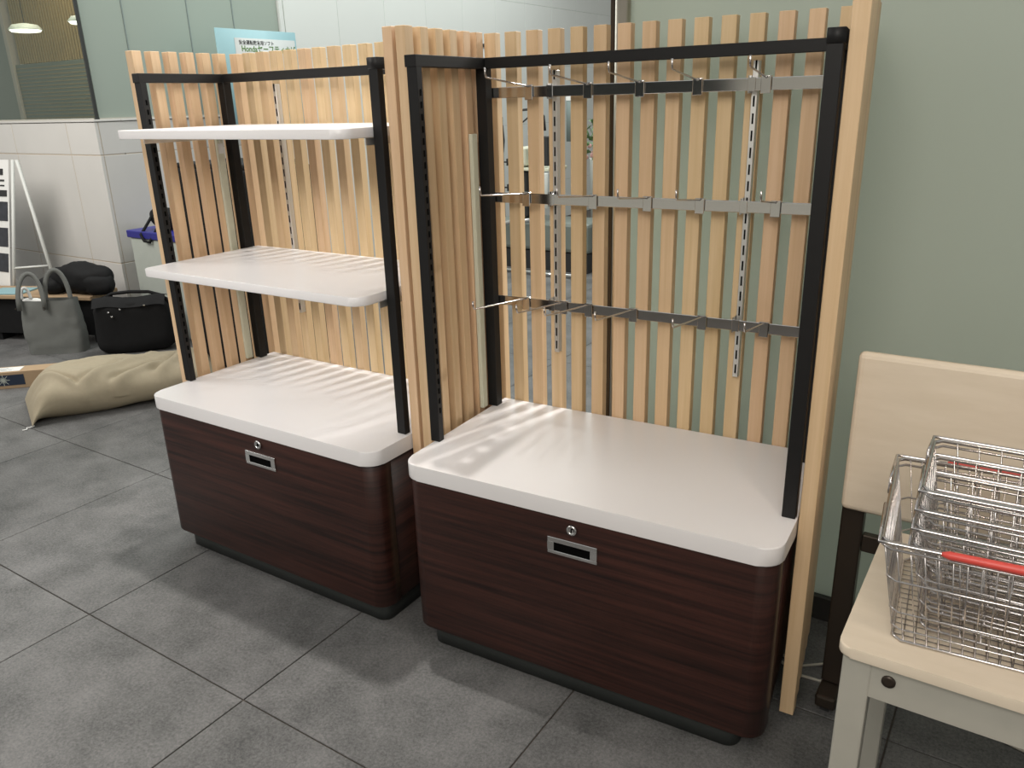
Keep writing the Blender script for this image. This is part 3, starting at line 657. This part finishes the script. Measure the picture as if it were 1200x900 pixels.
for z in (.82, .60): MB().box(0, .06, -.012, .012, z-.006, z+.006).build('clamp', 'ink', ms); MB().box(.05, .058, -.02, .02, z-.03, z+.03).build('clamp', 'ink', ms)
MB().lathe([(.16, 0), (.16, .015), (.03, .03)], (0, 0, 0), 16).build('base', 'ink', ms)
rt = gt('riding_trainer', -2.13, 4.72, 'grey and black riding trainer with screen behind the right stand slats', 'machine')
MB().box(-.34, .56, -.02, .36, .16, .40, .03, 2).build('machine_base', 'greymachine', rt)
MB().box(-.32, .54, .0, .34, .0, .155, .004).build('wheel_bed', 'ink', rt)
MB().box(-.20, -.06, .05, .35, .83, .97, .01).build('control_box', 'cream', rt)
MB().box(-.20, .16, .05, .35, .79, .815, .004).build('shelf_plate', 'cream', rt)
MB().box(-.19, -.08, .1, .3, .41, .785, .01).build('column', 'ink', rt)
MB().box(.02, .15, .06, .10, .83, 1.06, .008).build('screen', 'ink', rt)
MB().prism([(-.0, .0), (.15, .0), (.15, .03), (0, .03)], .50, .78, .006).build('side_cover', 'pot', rt, (.02, .0, 0))
for k in range(4): MB().lathe([(.012, 0), (.018, .01), (.012, .02)], (-.155+.01*(k % 2), .095, .45+.08*k), 10, 'Y').build('knob', 'pot', rt)
MB().tube([(-.19, .1, .95), (-.23, .1, 1.08), (-.2, .1, 1.2), (-.12, .1, 1.26), (.02, .1, 1.27), (.09, .1, 1.21), (.10, .1, 1.10)], .010, 8).build('handlebar', 'ink', rt)
MB().tube([(-.17, .1, 1.0), (-.15, .1, 1.14), (-.06, .1, 1.20), (.08, .1, 1.2)], .007, 8).build('brake_cable', 'ink', rt)
MB().lathe([(.03, 0), (.012, .09)], (.06, .08, 1.10), 10).build('cone', 'red', rt)
MB().tube([(-.35, -.1, .30), (-.26, -.12, .36), (-.1, -.13, .40), (.1, -.1, .42)], .018, 8).build('pipe', 'chrome', rt)
MB().tube([(-.34, -.12, .02), (-.1, -.2, .02), (.3, -.22, .02), (.52, -.2, .02), (.54, -.05, .02)], .014, 8).build('floor_tube', 'chrome', rt)
fb = gt('feather_banner', -2.22, 5.50, 'narrow grey blue feather banner between the slats of the right stand', 'banner')
MB().prism([(0, 0), (.10, 0), (.10, .008), (0, .008)], .98, 1.42).build('banner_cloth', 'banner', fb)
MB().box(.0, .10, -.003, -.0005, 1.32, 1.42).build('banner_head', 'paper', fb)
MB().tube([(.05, .012, .02), (.06, .012, 1.44)], .006, 6).build('pole', 'ink', fb); MB().lathe([(.13, 0), (.13, .012), (.02, .03)], (.05, .012, 0), 16).build('base', 'ink', fb)
def plant(gx, gy, z0, label, seed, flowers, R=.13, H=.34, potz=0):
    r = gt('potted_flowers' if flowers else 'potted_plant', gx, gy, label, 'plant')
    MB().lathe([(.075, potz), (.10, z0-.01), (.105, z0), (.09, z0), (.085, z0-.02)], (0, 0, 0), 16).build('pot', 'pot', r)
    rnd = random.Random(seed); lf = MB()
    for k in range(90):
        a = rnd.uniform(0, 6.283); rr = R*rnd.uniform(.1, 1)**.6; h = z0+H*rnd.uniform(.02, 1); c = Vector((rr*math.cos(a), rr*math.sin(a), h))
        d1 = Vector((rnd.uniform(-1, 1), rnd.uniform(-1, 1), rnd.uniform(-.4, 1))).normalized(); d2 = d1.cross(Vector((rnd.uniform(-1, 1), rnd.uniform(-1, 1), rnd.uniform(-1, 1)))).normalized()
        s = rnd.uniform(.025, .045)
        vs = [lf.bm.verts.new(c+d1*s*1.3), lf.bm.verts.new(c+d2*s*.55+d1*s*.2), lf.bm.verts.new(c-d1*s), lf.bm.verts.new(c-d2*s*.55+d1*s*.2)]; lf.bm.faces.new(vs)
    st = MB()
    for k in range(9):
        a = rnd.uniform(0, 6.283); st.tube([(0, 0, z0-.02), (R*.4*math.cos(a), R*.4*math.sin(a), z0+H*.5), (R*.8*math.cos(a), R*.8*math.sin(a), z0+H*.9)], .003, 5)
    st.build('stems', 'leaf', r)
    o = lf.build('foliage', 'leaf', r); o['kind'] = 'stuff'
    if flowers:
        fm = MB()
        for k in range(26):
            a = rnd.uniform(0, 6.283); rr = R*rnd.uniform(.2, 1); bmesh.ops.create_icosphere(fm.bm, subdivisions=1, radius=rnd.uniform(.014, .024), matrix=Matrix.Translation((rr*math.cos(a), rr*math.sin(a), z0+H*rnd.uniform(-.02, .35))))
        o = fm.build('blossoms', 'flower', r); o['kind'] = 'stuff'
plant(-1.78, 5.32, .86, 'tall white pot of pink flowers behind the slats of the right stand', 5, True, .14, .30)
plant(-1.40, 5.4, .92, 'green potted plant beside the pink flowers behind the slats', 9, False, .12, .30)
